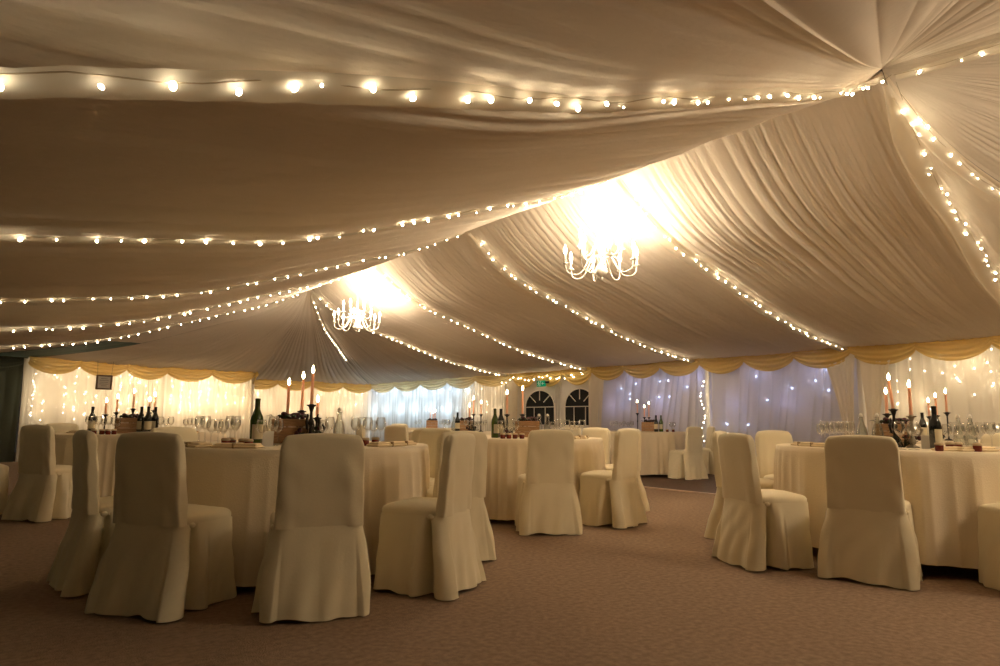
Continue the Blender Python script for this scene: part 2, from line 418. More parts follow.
valance(seg(5.2, 8.26), 'swag', 'gold swagged valance between the tied drapes and the lit pole', 120)
valance(seg(8.26, 11.32), 'swag', 'gold swagged valance between the lit pole and the arched windows', 130)
valance(seg(11.32, 14.38), 'swag', 'yellow swagged valance above the arched windows and exit sign', 140, drop=.46)
valance([(VX, y) for y in (22.6, 20.9, 19.2, 17.6, 16.1, 14.4)], 'swag_pale', 'pale gold swagged valance above the pale blue curtain', 150)
def lerp_pts(a, b, n): return [(a[0] + (b[0] - a[0]) * i / n, a[1] + (b[1] - a[1]) * i / n) for i in range(n + 1)]
valance(lerp_pts((7.1, 22.5), (11.95, 22.65), 4), 'swag', 'gold swagged valance above the warm curtain behind the tall candles', 170)
valance(lerp_pts((6.46, 19.38), (7.14, 22.45), 2), 'swag', 'gold swag turning the recess corner left of the tall candles', 180)
valance(lerp_pts((4.15, 19.34), (6.44, 19.38), 2), 'swag', 'gold swagged valance over the bright curtain right of the swag break', 190)
valance(lerp_pts((1.03, 18.08), (4.15, 19.32), 3), 'swag', 'gold swagged valance above the hanging sign', 200)
valance(lerp_pts((-1.4, 18.40), (1.0, 18.40), 2), 'unlit_drape', 'swag toned dark as unlit at the left end of the back wall', 210)

# poles behind the tied drapes and the light cord
for y, lb in ((5.14, 'white tent pole between the two tied back drapes'), (8.18, 'tent pole wound with fairy lights between the lilac curtains')):
    tag(MB().box((0, 0, 1.17), (.09, .09, 2.34), 0, .01).obj('tent_pole', 'white_metal', smooth=False), lb, 'pole').location = (12.1, y, 0)

# door wall with two arched windows
struct(MB().box((12.16, 12.83, 1.17), (.03, 3.2, 2.34)).obj('door_1', 'pvc', smooth=False))
def arch_pts(w, zs, rise, n=20):
    return [(w / 2 * math.cos(a), zs + rise * math.sin(a)) for a in np.linspace(0, PI, n)]
def arch_window(name, y, w, zb, zs, rise):
    x = 12.12
    ap = [(w / 2, zb)] + arch_pts(w, zs, rise) + [(-w / 2, zb)]
    mb = MB(); n = len(ap)
    v = [(x, y + a, b) for a, b in ap] + [(x + .02, y + a, b) for a, b in ap]
    mb.add(v, [tuple(range(n))] + [(i, (i + 1) % n, (i + 1) % n + n, i + n) for i in range(n)])
    pane = struct(mb.obj(name, 'dark_glass', smooth=False))
    b = MB(); r = .016; X = x - .012
    b.tube([(X, y + a, c) for a, c in ap] + [(X, y + ap[0][0], zb)], r, 6)
    b.tube([(X, y - w / 2, zs), (X, y + w / 2, zs)], .012, 6)
    iw, ir = w * .19, rise * .40
    b.tube([(X, y + a, c) for a, c in [(iw, zs)] + [(iw * math.cos(q), zs + ir * math.sin(q)) for q in np.linspace(0, PI, 12)]], .012, 6)
    for q in (.25 * PI, .5 * PI, .75 * PI):
        b.tube([(X, y + iw * math.cos(q), zs + ir * math.sin(q)), (X, y + w / 2 * math.cos(q), zs + rise * math.sin(q))], .012, 6)
    for k in (-iw, iw): b.tube([(X, y + k, zb), (X, y + k, zs)], .012, 6)
    b.obj('window_bars', 'muntin', pane)
arch_window('window_1', 13.43, 1.16, .90, 1.38, .45)
arch_window('window_2', 11.93, 1.06, .90, 1.38, .45)
# door seam flaps
fl = MB()
for k, y in enumerate((12.62, 12.72, 12.80)):
    fl.tube([(12.12, y, .02), (12.10, y + .02 * math.sin(k), 1.2), (12.12, y, 2.2)], .018, 6)
fl.obj('door_flap', 'pvc', bpy.data.objects['door_1'])

# exit sign
ex = thing('exit_sign', (11.8, 13.02, 1.98), 0, 'green fire exit sign hanging from the yellow valance above the windows', 'sign')
MB().box((0, 0, 0), (.04, .32, .15), 0, .006).obj('sign_box', 'exit_green', ex, False)
man = MB(); X = -.026
man.sphere((X, .085, .045), .016, 8, 6, (.3, 1, 1))
man.tube([(X, .08, .025), (X, .07, -.015)], .012, 6); man.tube([(X, .07, -.015), (X, .045, -.035), (X, .05, -.065)], .009, 6)
man.tube([(X, .07, -.015), (X, .10, -.04), (X, .125, -.04)], .009, 6); man.tube([(X, .08, .02), (X, .05, .015), (X, .04, .0)], .007, 6)
man.tube([(X, .08, .02), (X, .105, .005), (X, .12, .02)], .007, 6)
man.box((X, 0.0, .0), (.006, .01, .11)).box((X, .02, .052), (.006, .05, .008))
man.tube([(X, -.14, 0), (X, -.05, 0)], .008, 6); man.tube([(X, -.08, .03), (X, -.045, 0), (X, -.08, -.03)], .008, 6)
man.obj('running_figure_and_arrow', 'exit_white', ex)
MB().box((0, -.22, .03), (.035, .14, .05), 0, .004).obj('bracket', 'iron', ex, False)
for q in (.1, -.1): MB().tube([(0, q, .075), (0, q, .28)], .003, 5).obj('hanging_wire', 'iron', ex)

# framed sign hung at the left
sg = thing('framed_sign', (2.56, 18.1, 1.83), math.radians(12), 'small dark framed notice hanging on wires before the left curtains', 'sign')
fr = MB()
for cx_, cz, w, h in ((0, .155, .34, .035), (0, -.155, .34, .035), (-.155, 0, .035, .34), (.155, 0, .035, .34)): fr.box((cx_, 0, cz), (w, .035, h), 0, .004)
fr.obj('frame', 'frame', sg, False)
MB().box((0, .008, 0), (.29, .01, .29)).obj('notice_paper', 'paper', sg, False)
ln = MB()
for i, w in enumerate((.14, .20, .17, .20, .12)): ln.box((0, 0, .085 - i * .042), (w, .004, .010))
ln.obj('printed_lines', 'ink', sg, False)
MB().tube([(-.15, 0, .17), (-.17, 0, .50)], .003, 5).tube([(.15, 0, .17), (.17, 0, .50)], .003, 5).obj('hanging_wires', 'iron', sg)

# ------------------------------------------------------------------ fairy lights
bulb_me = MB().sphere((0, 0, 0), .0095, 8, 5, (1, 1, 1.35)).mesh('bulb', 'bulb')
bulb_back_me = MB().sphere((0, 0, 0), .015, 8, 5).mesh('bulb', 'bulb_back')
bulb_blue_me = MB().sphere((0, 0, 0), .024, 8, 5).mesh('bulb', 'bulb_blue')
def fairy_string(pts, label, n, seed, sleeve=.11, me=None, jitter=.02, skip=None, side=(0, -1)):
    """pts: 3-D polyline under the lining; bulbs along its length"""
    P = [Vector(p) for p in pts]; r = random.Random(seed)
    base = P[0].copy(); t = thing('fairy_light_string', base, 0, label, 'fairy lights')
    Q = [p - base for p in P]
    L = [0]
    for a, b in zip(Q[:-1], Q[1:]): L.append(L[-1] + (b - a).length)
    def at(s):
        return Vector([float(np.interp(s, L, [q[i] for q in Q])) for i in range(3)])
    m = max(24, int(L[-1] / .12)); ss = [L[-1] * i / (m - 1) for i in range(m)]
    sd = Vector((side[0], side[1], 0))
    off = sleeve * .8
    MB().tube([at(s) + sd * off + Vector((0, 0, -.02 + .012 * math.sin(s * 9 + seed))) for s in ss], .0028, 5).obj('cable', 'cable', t)
    if sleeve:
        rows = []
        for s in ss:
            c = at(s); w = sleeve * (.85 + .2 * math.sin(s * 2.3 + seed)) * min(1, .25 + s / .8)
            rows.append([tuple(c + sd * (w * math.cos(a)) + Vector((0, 0, .012 - .055 * math.sin(a) - .004 * math.sin(s * 26 + a * 3)))) for a in np.linspace(0, PI, 9)])
        MB().grid(np.array(rows)).obj('organza_sleeve', 'sleeve', t)
    s = .25
    k = 0
    step = (L[-1] - .35) / n
    while k < n:
        p = at(min(L[-1], s + r.uniform(-.3, .3) * step)) + sd * (off + r.uniform(-.5, .6) * sleeve * .5)
        p += Vector((r.uniform(-1, 1) * jitter * .3, 0, -.035 - r.random() * jitter))
        o = link('bulb', me or bulb_me, t); o.location = p; k += 1; s += step
        o.rotation_euler = (r.uniform(-1, 1), r.uniform(-1, 1), 0); q = r.choice((.55, .75, 1, 1, 1.2)); o.scale = (q, q, q)
    return t
YN = {'E': Y0, 'D': Y0 + BAY, 'C': Y0 + 2 * BAY, 'B': Y0 + 3 * BAY, 'A': Y1}
where = {'E': 'nearest the camera', 'D': 'second nearest', 'C': 'middle', 'B': 'second farthest', 'A': 'farthest'}
for k, y in YN.items():
    tr = np.linspace(.05, 5.85, 40)
    fairy_string([(RX + t, y + (.065 * t if k == 'E' else 0), float(z_right(t)) - .06) for t in tr],
                 'fairy light string on the right roof slope, %s of its five' % where[k], 34, ord(k))
    tl = np.linspace(.05, 7.2, 44)
    fairy_string([(RX - t, y, float(z_left(t)) - .06 - (.24 * max(0, (t - 4.0) / 2) ** 1.5 if k == 'E' else 0)) for t in tl],
                 'fairy light string on the left roof slope, %s of its five' % where[k], 38, ord(k) + 40, side=(0, -1))
def hip_pts(ap, en, n=36, tmax=.96):
    out = []
    for t in np.linspace(.02, tmax, n):
        g = float(gsag(t)); out.append((ap[0] + (en[0] - ap[0]) * t, ap[1] + (en[1] - ap[1]) * t, en[2] + (ap[2] - en[2]) * g - .09))
    return out
fairy_string(hip_pts(AF, FARTOP[4], tmax=.5), 'short fairy light string dropping right from the far roof peak', 18, 301, sleeve=.05)
fairy_string(hip_pts(AN, (EX, .65, HE)), 'fairy light string at upper right running down from the near peak', 36, 302, sleeve=.07)
fairy_string(hip_pts(AN, RIDGE_END, tmax=.7), 'fairy light string rising to the top right corner from the near peak', 18, 303, sleeve=.07, side=(-1, 0))
# strings along the valance by the windows
fairy_string([(11.80, y, 2.19 + .05 * math.sin(y * 5)) for y in np.linspace(14.9, 11.2, 30)], 'loose fairy lights draped along the yellow valance over the windows', 20, 304, sleeve=0.0, jitter=.08)
fairy_string([(11.88, 8.18 + .05 * math.sin(z * 9), z) for z in np.linspace(2.1, .3, 24)], 'vertical fairy light cord hanging down the pole between lilac curtains', 16, 305, sleeve=0.0)

# lights behind the sheer curtains: bulbs on fine cords
def light_curtain(a, b, n, seed, label, me, off, zlo=.9, zhi=2.2, power=0.0, col=(1, .74, .44), npt=5, prad=.05):
    r = random.Random(seed); A, B = Vector((a[0], a[1], 0)), Vector((b[0], b[1], 0)); d = (B - A); L = d.length; d.normalize(); nn = Vector((-d.y, d.x, 0))
    t = thing('light_curtain', A, 0, label, 'fairy lights')
    cords = max(2, int(L / .22)); cb = MB()
    for i in range(cords):
        u = L * (i + .5) / cords; c = d * u + nn * off
        cb.tube([(c.x, c.y, 2.26), (c.x, c.y, .3)], .0015, 4)
    cb.obj('cord', 'cable', t)
    for i in range(n):
        u = L * (int(r.random() * cords) + .5) / cords; z = zlo + (zhi - zlo) * (r.random() ** .75)
        o = link('bulb', me, t); o.location = d * u + nn * (off - .02) + Vector((r.uniform(-.03, .03), r.uniform(-.03, .03), z))
    for i in range(npt if power else 0):
        ld = bpy.data.lights.new('curtain_glow', 'POINT'); ld.energy = power / npt; ld.color = col; ld.shadow_soft_size = prad
        lo = bpy.data.objects.new('curtain_glow', ld); COL.objects.link(lo); lo.parent = t
        lo.location = d * (L * (i + .5) / npt) + nn * (off + .10) + Vector((0, 0, 2.0 if i % 2 else 1.4))
light_curtain((12.03, 4.7), (12.03, -1.5), 90, 1, 'curtain of fairy lights behind the sheer at far right', bulb_back_me, .12, power=6, npt=8)
light_curtain((12.03, 7.9), (12.03, 5.6), 8, 2, 'few blue white lights behind the lilac curtain left of the pole drapes', bulb_blue_me, .10, .9, 2.0, power=2.2, col=(.50, .52, .95), npt=4)
light_curtain((12.03, 11.1), (12.03, 8.4), 9, 3, 'few blue white lights behind the lilac curtain beside the windows', bulb_blue_me, .10, 1.5, 1.95, power=2.6, col=(.50, .52, .95), npt=4)
light_curtain((12.03, 16.8), (12.03, 14.8), 22, 4, 'fairy lights behind the warm curtain left of the arched windows', bulb_back_me, .12, power=4, npt=4)
light_curtain((12.03, 22.7), (12.03, 16.9), 16, 5, 'cool white lights behind the pale blue curtain', bulb_blue_me, .14, 1.9, 2.2, power=42, col=(.70, .88, 1.0), npt=12)
light_curtain((7.2, 22.68), (11.8, 22.83), 80, 6, 'fairy lights behind the warm curtain beyond the tall candles', bulb_back_me, .12, power=16, npt=12)
light_curtain((4.25, 19.47), (6.4, 19.52), 80, 7, 'fairy lights behind the bright curtain right of the swag break', bulb_back_me, .12, power=8, npt=7)
light_curtain((3.0, 18.9), (4.1, 19.45), 45, 8, 'fairy lights behind the bright curtain just right of the hanging sign', bulb_back_me, .12, power=4, npt=4)
light_curtain((1.15, 18.27), (2.85, 18.83), 60, 9, 'fairy lights behind the leftmost bright curtain', bulb_back_me, .12, power=4, npt=6)

# ------------------------------------------------------------------ chandeliers
def chandelier(y, label, power=7.4):
    zc = 2.93
    t = thing('chandelier', (RX, y, 0), math.radians(11), label, 'chandelier')
    MB().tube([(0, 0, 3.35), (0, 0, 4.03)], .009, 8).lathe([(.001, 4.03), (.05, 4.0), (.055, 3.97), (.02, 3.95), (.001, 3.94)][::-1], n=16, cap=False).obj('hanging_rod', 'white_metal', t)
    prof = [(.001, 2.74), (.012, 2.75), (.02, 2.765), (.012, 2.78), (.045, 2.79), (.075, 2.82), (.082, 2.86), (.06, 2.90), (.03, 2.93), (.022, 2.96), (.045, 2.99), (.05, 3.03), (.03, 3.07),
            (.018, 3.12), (.034, 3.16), (.034, 3.20), (.016, 3.24), (.024, 3.29), (.012, 3.33), (.009, 3.37), (.001, 3.372)]
    MB().lathe(prof, n=20, cap=False).obj('turned_body', 'white_metal', t)
    def arm(rad, z0, zdip, zcup, ang):
        c, s = math.cos(ang), math.sin(ang)
        K = [(.02, z0), (rad * .17, z0 + .05), (rad * .34, z0 + .015), (rad * .46, (z0 + zdip) / 2), (rad * .60, zdip + .012), (rad * .78, zdip - .004), (rad * .95, zdip + .035), (rad, zcup)]
        K = [K[0]] + K + [K[-1]]; pts = []
        for q in range(1, len(K) - 2):
            for e in range(5):
                u = e / 5; w = []
                for d in (0, 1):
                    p0, p1, p2, p3 = (K[q - 1 + m][d] for m in range(4))
                    w.append(.5 * (2 * p1 + (p2 - p0) * u + (2 * p0 - 5 * p1 + 4 * p2 - p3) * u * u + (3 * p1 - p0 - 3 * p2 + p3) * u ** 3))
                pts.append((w[0] * c, w[0] * s, w[1]))
        pts.append((rad * c, rad * s, zcup))
        a = MB().tube(pts, .0085, 6).obj('arm', 'white_metal', t)
        MB().lathe([(.004, -.012), (.03, -.004), (.042, .008), (.036, .010), (.012, .006), (.012, .03), (.017, .035), (.017, .04)], (rad * c, rad * s, zcup), 14).obj('drip_pan', 'white_metal', a)
        MB().lathe([(.013, .03), (.013, .12)], (rad * c, rad * s, zcup), 10).obj('candle_tube', 'white_metal', a)
        MB().lathe([(.008, .12), (.017, .14), (.021, .165), (.016, .195), (.007, .225), (.001, .24)], (rad * c, rad * s, zcup), 10).obj('flame_bulb', 'lamp', a)
        return a
    for i in range(8): arm(.45, 2.98, 2.80, 2.93, i * PI / 4)
    for i in range(6): arm(.27, 3.14, 3.03, 3.14, i * PI / 3 + PI / 8)
    for i in range(6):
        a = i * PI / 3; ld = bpy.data.lights.new('lamp', 'POINT'); ld.energy = power; ld.color = (1, .81, .58); ld.shadow_soft_size = .04
        lo = bpy.data.objects.new('lamp', ld); COL.objects.link(lo); lo.parent = t
        lo.location = (.44 * math.cos(a), .44 * math.sin(a), 3.12) if i % 3 else (.26 * math.cos(a), .26 * math.sin(a), 3.30)
    return t
chandelier(5.55, 'lit white branched chandelier hanging nearest, in the upper middle of the tent')
chandelier(12.15, 'lit white branched chandelier hanging farther off, left of the nearer one', 11)
chandelier(-1.05, 'added unseen chandelier along the ridge, out of view at right, lighting the near chairs', 15)  # added out of view to fill the near chairs and floor with light

# ------------------------------------------------------------------ chairs in fabric covers
def se(n, ex, a, b):
    t = np.linspace(0, 2 * PI, n, endpoint=False); c, s = np.cos(t), np.sin(t)
    return a * np.sign(c) * np.abs(c) ** (2 / ex), b * np.sign(s) * np.abs(s) ** (2 / ex), t
def chair_meshes(seed):
    r = np.random.RandomState(seed); ph = r.uniform(0, 6.3, 8)
    # back: front +y, back -y
    n = 96; ux, uy, t = se(n, 6.5, 1, 1); rows = []
    ws = [0, .02] + list(np.linspace(.06, .9, 16)) + [.94, .965, .985, .996, 1.0]
    for w in ws:
        hw = .226 - .012 * w; th = .040 - .008 * w
        if w > .9: q = (w - .9) / .1; th *= math.sqrt(max(0, 1 - q ** 2.4)) * .98 + .02; hw *= 1 - .03 * q ** 2
        x = ux * hw; y = uy * th
        wr = .0045 * np.sin(x * 24 + ph[0] + 2.5 * w) * np.sin(PI * min(1, w * 1.1)) + .003 * np.sin(x * 58 + ph[1] + 3 * w) * (1.1 - w) + .0025 * np.sin(x * 30 + w * 15 + ph[2])
        y = y + wr * np.sign(uy) - .012 * np.cos(x * 7) * w
        U = np.abs(x / hw); H = .485 - .016 * U ** 2 - .034 * np.clip((U - .84) / .16, 0, 1) ** 2.4
        flare = 1.0
        rows.append(np.stack([x * flare, y - .195 - .035 * w, .445 + H * w], -1))
    mb = MB(); mb.grid(np.array(rows), cv=True, flip=True)
    k = mb.n - n; mb.f.append(tuple(range(k, k + n)))
    back = mb.mesh('back_cover', 'chair')
    # seat pad
    n = 64; ux, uy, t = se(n, 5, 1, 1); rows = []
    for q, z in ((1.0, .440), (1.012, .458), (1.005, .474), (.97, .487), (.9, .496), (.7, .507), (.4, .513), (.1, .515), (.01, .515)):
        x = ux * .228 * q; y = uy * .200 * q + .012
        zz = z + .004 * np.sin(x * 20 + ph[3]) * (1 - q) * 3 * q - .010 * np.clip((-y - .05) / .2, 0, 1)
        rows.append(np.stack([x, y, zz], -1))
    seat = MB().grid(np.array(rows), cv=True, flip=True).mesh('seat_cover', 'chair')
    # skirt
    n = 300; ux, uy, t = se(n, 7, 1, 1); rows = []
    # arc-length resample
    X, Y = ux * .230, uy * .222 - .012
    d = np.hypot(np.diff(np.append(X, X[0])), np.diff(np.append(Y, Y[0]))); Lc = np.append(0, np.cumsum(d)); s = np.linspace(0, Lc[-1], n, endpoint=False)
    X = np.interp(s, Lc, np.append(X, X[0])); Y = np.interp(s, Lc, np.append(Y, Y[0]))
    nx = np.gradient(Y); ny = -np.gradient(X); nn = np.hypot(nx, ny) + 1e-9; nx, ny = nx / nn, ny / nn
    sm = np.exp(-np.linspace(-2, 2, 9) ** 2); sm /= sm.sum()
    nx = np.convolve(np.concatenate([nx[-4:], nx, nx[:4]]), sm, 'valid'); ny = np.convolve(np.concatenate([ny[-4:], ny, ny[:4]]), sm, 'valid')
    side = np.abs(X) / .230; backness = np.clip((-Y - .01) / .22, 0, 1) ** 2
    for w in np.linspace(0, 1, 22):
        fl = .013 * w + (.055 * backness + .008 * np.clip(Y / .2, 0, 1)) * w ** 1.1
        o = fl.copy()
        # inverted pleat where back panel meets seat skirt, both sides
        yl = -.125 - .015 * w
        g = np.exp(-((Y - yl) / (.012 + .024 * w)) ** 2) * (side > .9)
        lip = (np.exp(-((Y - yl - .06 - .03 * w) / .03) ** 2) + 1.2 * np.exp(-((Y - yl + .05 + .03 * w) / .03) ** 2)) * (side > .8)
        o = o - .12 * g * min(1, .3 + w * 1.3) + .03 * lip * min(1, w * 2.0)
        o = o + w ** 1.3 * (.016 * np.sin(s * 16 + ph[4] + w) + .012 * np.abs(np.sin(s * 13 + ph[5])) + .007 * np.sin(s * 47 + ph[6] + 3 * w)) + .003 * np.sin(s * 40 + w * 14 + ph[7]) * np.sin(PI * w)
        z = .452 - w * (.440 - .008 * np.sin(s * 12 + ph[7]) - .006 * np.sin(s * 29))
        z = np.maximum(z, .006)
        rows.append(np.stack([X + nx * o, Y + ny * o, z], -1))
    skirt = MB().grid(np.array(rows), cv=True).mesh('skirt', 'chair')
    ties = [MB().sphere((sx * .230, -.140, .445), .017, 10, 6, (.6, 1.2, .9)).mesh('corner_tie', 'chair') for sx in (-1, 1)]
    return back, seat, skirt, ties
CH = [chair_meshes(s) for s in (1, 2, 3, 4)]
TABLES = {1: (1.95, 4.86), 8: (5.95, 2.2), 4: (4.95, 5.9), 2: (1.71, 9.14), 5: (10.5, 8.8), 6: (6.55, 9.15), 7: (8.8, 13.6), 9: (9.0, 2.95)}
nch = [0]
def chair(x, y, table, label, az=None, group=None):
    if az is None:
        tx, ty = TABLES[table]; az = math.degrees(math.atan2(tx - x, ty - y))
    tx, ty = TABLES[table]; d = math.hypot(x - tx, y - ty)
    lim = 1.06 if table in (1, 4, 8) else 1.21
    if d < lim: x, y = tx + (x - tx) * lim / d, ty + (y - ty) * lim / d
    t = thing('banquet_chair', (x, y, 0.0), -math.radians(az), label, 'chair', group or 'covered chairs around the tables')
    b, s, k, ti = CH[nch[0] % 4]; nch[0] += 1
    link('back_cover', b, t); link('seat_cover', s, t); link('skirt', k, t); [link('corner_tie', q, t) for q in ti]
    return t
for c in [
    (.83, 4.80, 1, 'cream covered chair side-on at the left of the near left table'),
    (.99, 4.09, 1, 'cream covered chair with its back turned, nearest the bottom left of the photo', 57),
    (1.57, 3.58, 1, 'cream covered chair seen squarely from behind, directly before the near left table', 17),
    (2.29, 3.60, 1, 'cream covered chair right of the squarely seen near left one, seat pointing left', -34),
    (2.83, 4.20, 1, 'cream covered chair half hidden behind the chair whose seat points left', -3),
    (3.12, 5.05, 1, 'cream covered chair behind the right edge of the near left table'),
    (1.52, 6.08, 1, 'cream covered chair facing the camera across the near left table'),
    (4.32, 4.72, 4, 'cream covered chair seen from behind, directly before the middle table'),
    (5.11, 4.66, 4, 'cream covered chair in front of the middle table at its right, seat pointing left', -14),
    (5.95, 5.33, 4, 'pale covered chair at the right side of the middle table, partly hidden', -78),
    (6.20, 6.02, 4, 'covered chair whose rounded top shows beyond the middle table'),
    (3.68, 5.45, 4, 'covered chair at the left side of the middle table, mostly hidden'),
    (10.25, 7.47, 5, 'covered chair standing on the dance floor edge, right of the lilac curtain table', 2),
    (11.45, 7.98, 5, 'covered chair against the lilac curtain under the lit pole'),
    (9.15, 8.95, 5, 'covered chair at the left side of the lilac curtain table'),
    (4.82, 2.04, 8, 'cream covered chair seen from behind, directly before the near right table', 75),
    (4.64, 2.68, 8, 'cream covered chair left of the near right table, seat pointing right', 118),
    (5.50, 3.34, 8, 'cream covered chair tucked behind the left chair of the near right table', 161),
    (6.40, 3.42, 8, 'covered chair whose top shows just beyond the left of the near right table'),
    (7.15, 1.95, 8, 'shaded covered chair beyond the right end of the near right table'),
    (5.22, 1.25, 8, 'cream covered chair cut off by the right edge of the photo', 38),
    (.80, 8.24, 2, 'dim covered chair seen from behind at the far left, in front of its table', 58),
    (.22, 8.95, 2, 'whiter covered chair cut by the left edge of the photo'),
    (1.15, 10.35, 2, 'covered chair facing the camera beyond the far left table'),
    (2.98, 9.05, 2, 'covered chair at the right end of the far left table'),
    (5.20, 8.72, 6, 'covered chair before the left side of the back table'),
    (5.12, 9.55, 6, 'narrow seen covered chair at the left of the back table'),
    (7.75, 13.05, 7, 'covered chair at the farthest central table by the pale blue curtain'),
]:
    chair(*c[:3], c[3], *(c[4:]))

# ------------------------------------------------------------------ round tables under floor length cloths
TZ = .82
def cloth_meshes(seed, hem=.05, R=.98):
    r = np.random.RandomState(seed); n = 620; th = np.linspace(0, 2 * PI, n, endpoint=False)
    f = np.zeros(n)
    k1, k2, k3 = r.randint(11, 14), r.randint(17, 21), r.randint(5, 8); p = r.uniform(0, 6.3, 5)
    w = th + .10 * np.sin(3 * th + p[3]) + .06 * np.sin(5 * th + p[4])
    fold = (.9 * (1 - np.abs(np.sin(k1 * w + p[0])) ** .8) + .25 * np.cos(k2 * w + p[1]) + .2 * np.cos(k3 * w + p[2])) * (.65 + .35 * np.cos(2 * th + p[3]))
    k4 = r.randint(19, 24); env = .5 + .5 * np.sin(4 * w + p[4]) * np.sin(2.3 * th + p[0])
    fold = fold * .75 + .45 * (1 - np.abs(np.sin(k4 * w + 1.5 * np.sin(3 * th + p[1])))) * (.35 + .65 * env)
    rows = []
    for q in (.01, .3, .6, .85, .95, .985): rows.append(np.stack([R * q * np.cos(th), R * q * np.sin(th), np.full(n, TZ)], -1))
    for s in np.linspace(0, 1, 24):
        if s == 0: rad = np.full(n, R * .997); z = np.full(n, TZ - .004)
        else:
            a = .022 + .045 * s ** .8
            rad = R + .002 + .02 * s + a * fold * min(1, s * 5 + .12); z = TZ - .012 - (TZ - .012 - hem) * s + .006 * np.sin(th * 9 + p[1]) * s ** 4
        rows.append(np.stack([rad * np.cos(th), rad * np.sin(th), z], -1))
    return MB().grid(np.array(rows), cv=True)
names = {1: ('near left table', 'round table in a cream cloth behind the three nearest left chairs'),
         8: ('near right table', 'round table in a cream cloth at the right, nearest table on that side'),
         4: ('middle table', 'round cream clothed table in the middle between the near tables'),
         2: ('far left table', 'dimly lit round clothed table at far left before the glowing curtains'),
         5: ('lilac curtain table', 'round clothed table on the dark dance floor before the lilac curtains'),
         6: ('back table', 'clothed table whose top peeks above the chairs left of the middle table'),
         7: ('farthest central table', 'small looking clothed table farthest off before the pale blue curtain'),
         9: ('back right table', 'clothed table behind the near right one, before the warm curtain')}
for k, (x, y) in TABLES.items():
    t = thing('round_table', (x, y, 0), 0, names[k][1], 'table')
    mb = cloth_meshes(k * 7, .09 if k == 8 else .05); mb.obj('tablecloth', 'table', t)
    MB().lathe([(.001, TZ - .03), (.965, TZ - .03), (.972, TZ - .02), (.972, TZ - .006), (.001, TZ - .005)], n=48, cap=False).obj('tabletop', 'tabletop', t)
    MB().lathe([(.25, .0), (.25, .03), (.05, .06), (.04, .4), (.05, TZ - .05), (.2, TZ - .031)], n=20).obj('pedestal', 'iron', t)

# ------------------------------------------------------------------ things on the tables
Z = TZ + .001
def glass_me():
    out = [(.034, 0), (.034, .003), (.008, .008), (.0042, .018), (.0038, .085), (.010, .098), (.026, .112), (.036, .135), (.0375, .155), (.034, .18), (.030, .200)]
    inn = [(.0288, .200), (.0325, .18), (.0358, .155), (.0343, .136), (.0245, .115), (.001, .103)]
    return MB().lathe(out + inn, n=18, cap=True)
g_me = glass_me().mesh('wine_glass', 'clear')
def bottle_parts(glass, foil, with_label=True):
    body = MB().lathe([(.001, .0), (.036, .0), (.041, .006), (.041, .17), (.038, .192), (.026, .222), (.017, .245), (.0155, .27)], n=22, cap=False).mesh('bottle_body', glass)
    neck = MB().lathe([(.0165, .232), (.0163, .30), (.0175, .302), (.0175, .312), (.0163, .314), (.001, .316)], n=18, cap=False).mesh('foil_neck', foil)
    lab = []
    a = np.linspace(-1.25, 1.25, 14); P = np.array([[(.0418 * math.cos(t), .0418 * math.sin(t), z) for t in a] for z in (.05, .145)])
    return [('bottle_body', body), ('foil_neck', neck)] + ([('bottle_label', MB().grid(P, flip=True).mesh('bottle_label', 'label'))] if with_label else [])
B_GREEN = bottle_parts('green', 'foil'); B_BLACK = bottle_parts('black', 'foil_black', True)
def swing_parts():
    b = MB().lathe([(.001, 0), (.040, 0), (.044, .008), (.044, .10), (.038, .14), (.022, .185), (.016, .215), (.017, .235), (.014, .236), (.012, .215), (.018, .185), (.034, .14), (.040, .10), (.040, .012), (.001, .010)], n=20, cap=False).mesh('bottle_body', 'water')
    s = MB().lathe([(.015, .238), (.016, .250), (.010, .262), (.001, .266)], n=14).mesh('stopper', 'white_metal')
    w = MB().tube([(0, .019, .205), (0, .026, .235), (0, .012, .268), (0, -.012, .268), (0, -.026, .235), (0, -.019, .205)], .0018, 5).mesh('wire_clip', 'pole')
    return [('bottle_body', b), ('stopper', s), ('wire_clip', w)]
SWING = swing_parts()
def jar_parts(c):
    return [('jar_body', MB().lathe([(.001, 0), (.022, 0), (.026, .004), (.026, .038), (.021, .044)], n=16, cap=False).mesh('jar_body', c)),
            ('jar_lid', MB().lathe([(.021, .043), (.028, .040), (.029, .046), (.025, .056), (.001, .058)], n=16, cap=False).mesh('jar_lid', 'lid'))]
JAR = jar_parts('jam'); JAR2 = jar_parts('honey')
def napkin_parts():
    mb = MB()
    for i, (w, d, z) in enumerate(((.30, .115, .009), (.27, .09, .022))): mb.box((.003 * i, .004 * i, z), (w, d, .016), .03 * i, .006)
    r = MB().box((0, 0, .0165), (.014, .120, .033), 0, .003)
    return [('folded_cloth', mb.mesh('folded_cloth', 'napkin', False)), ('ribbon', r.mesh('ribbon', 'twine', False))]
NAP = napkin_parts()
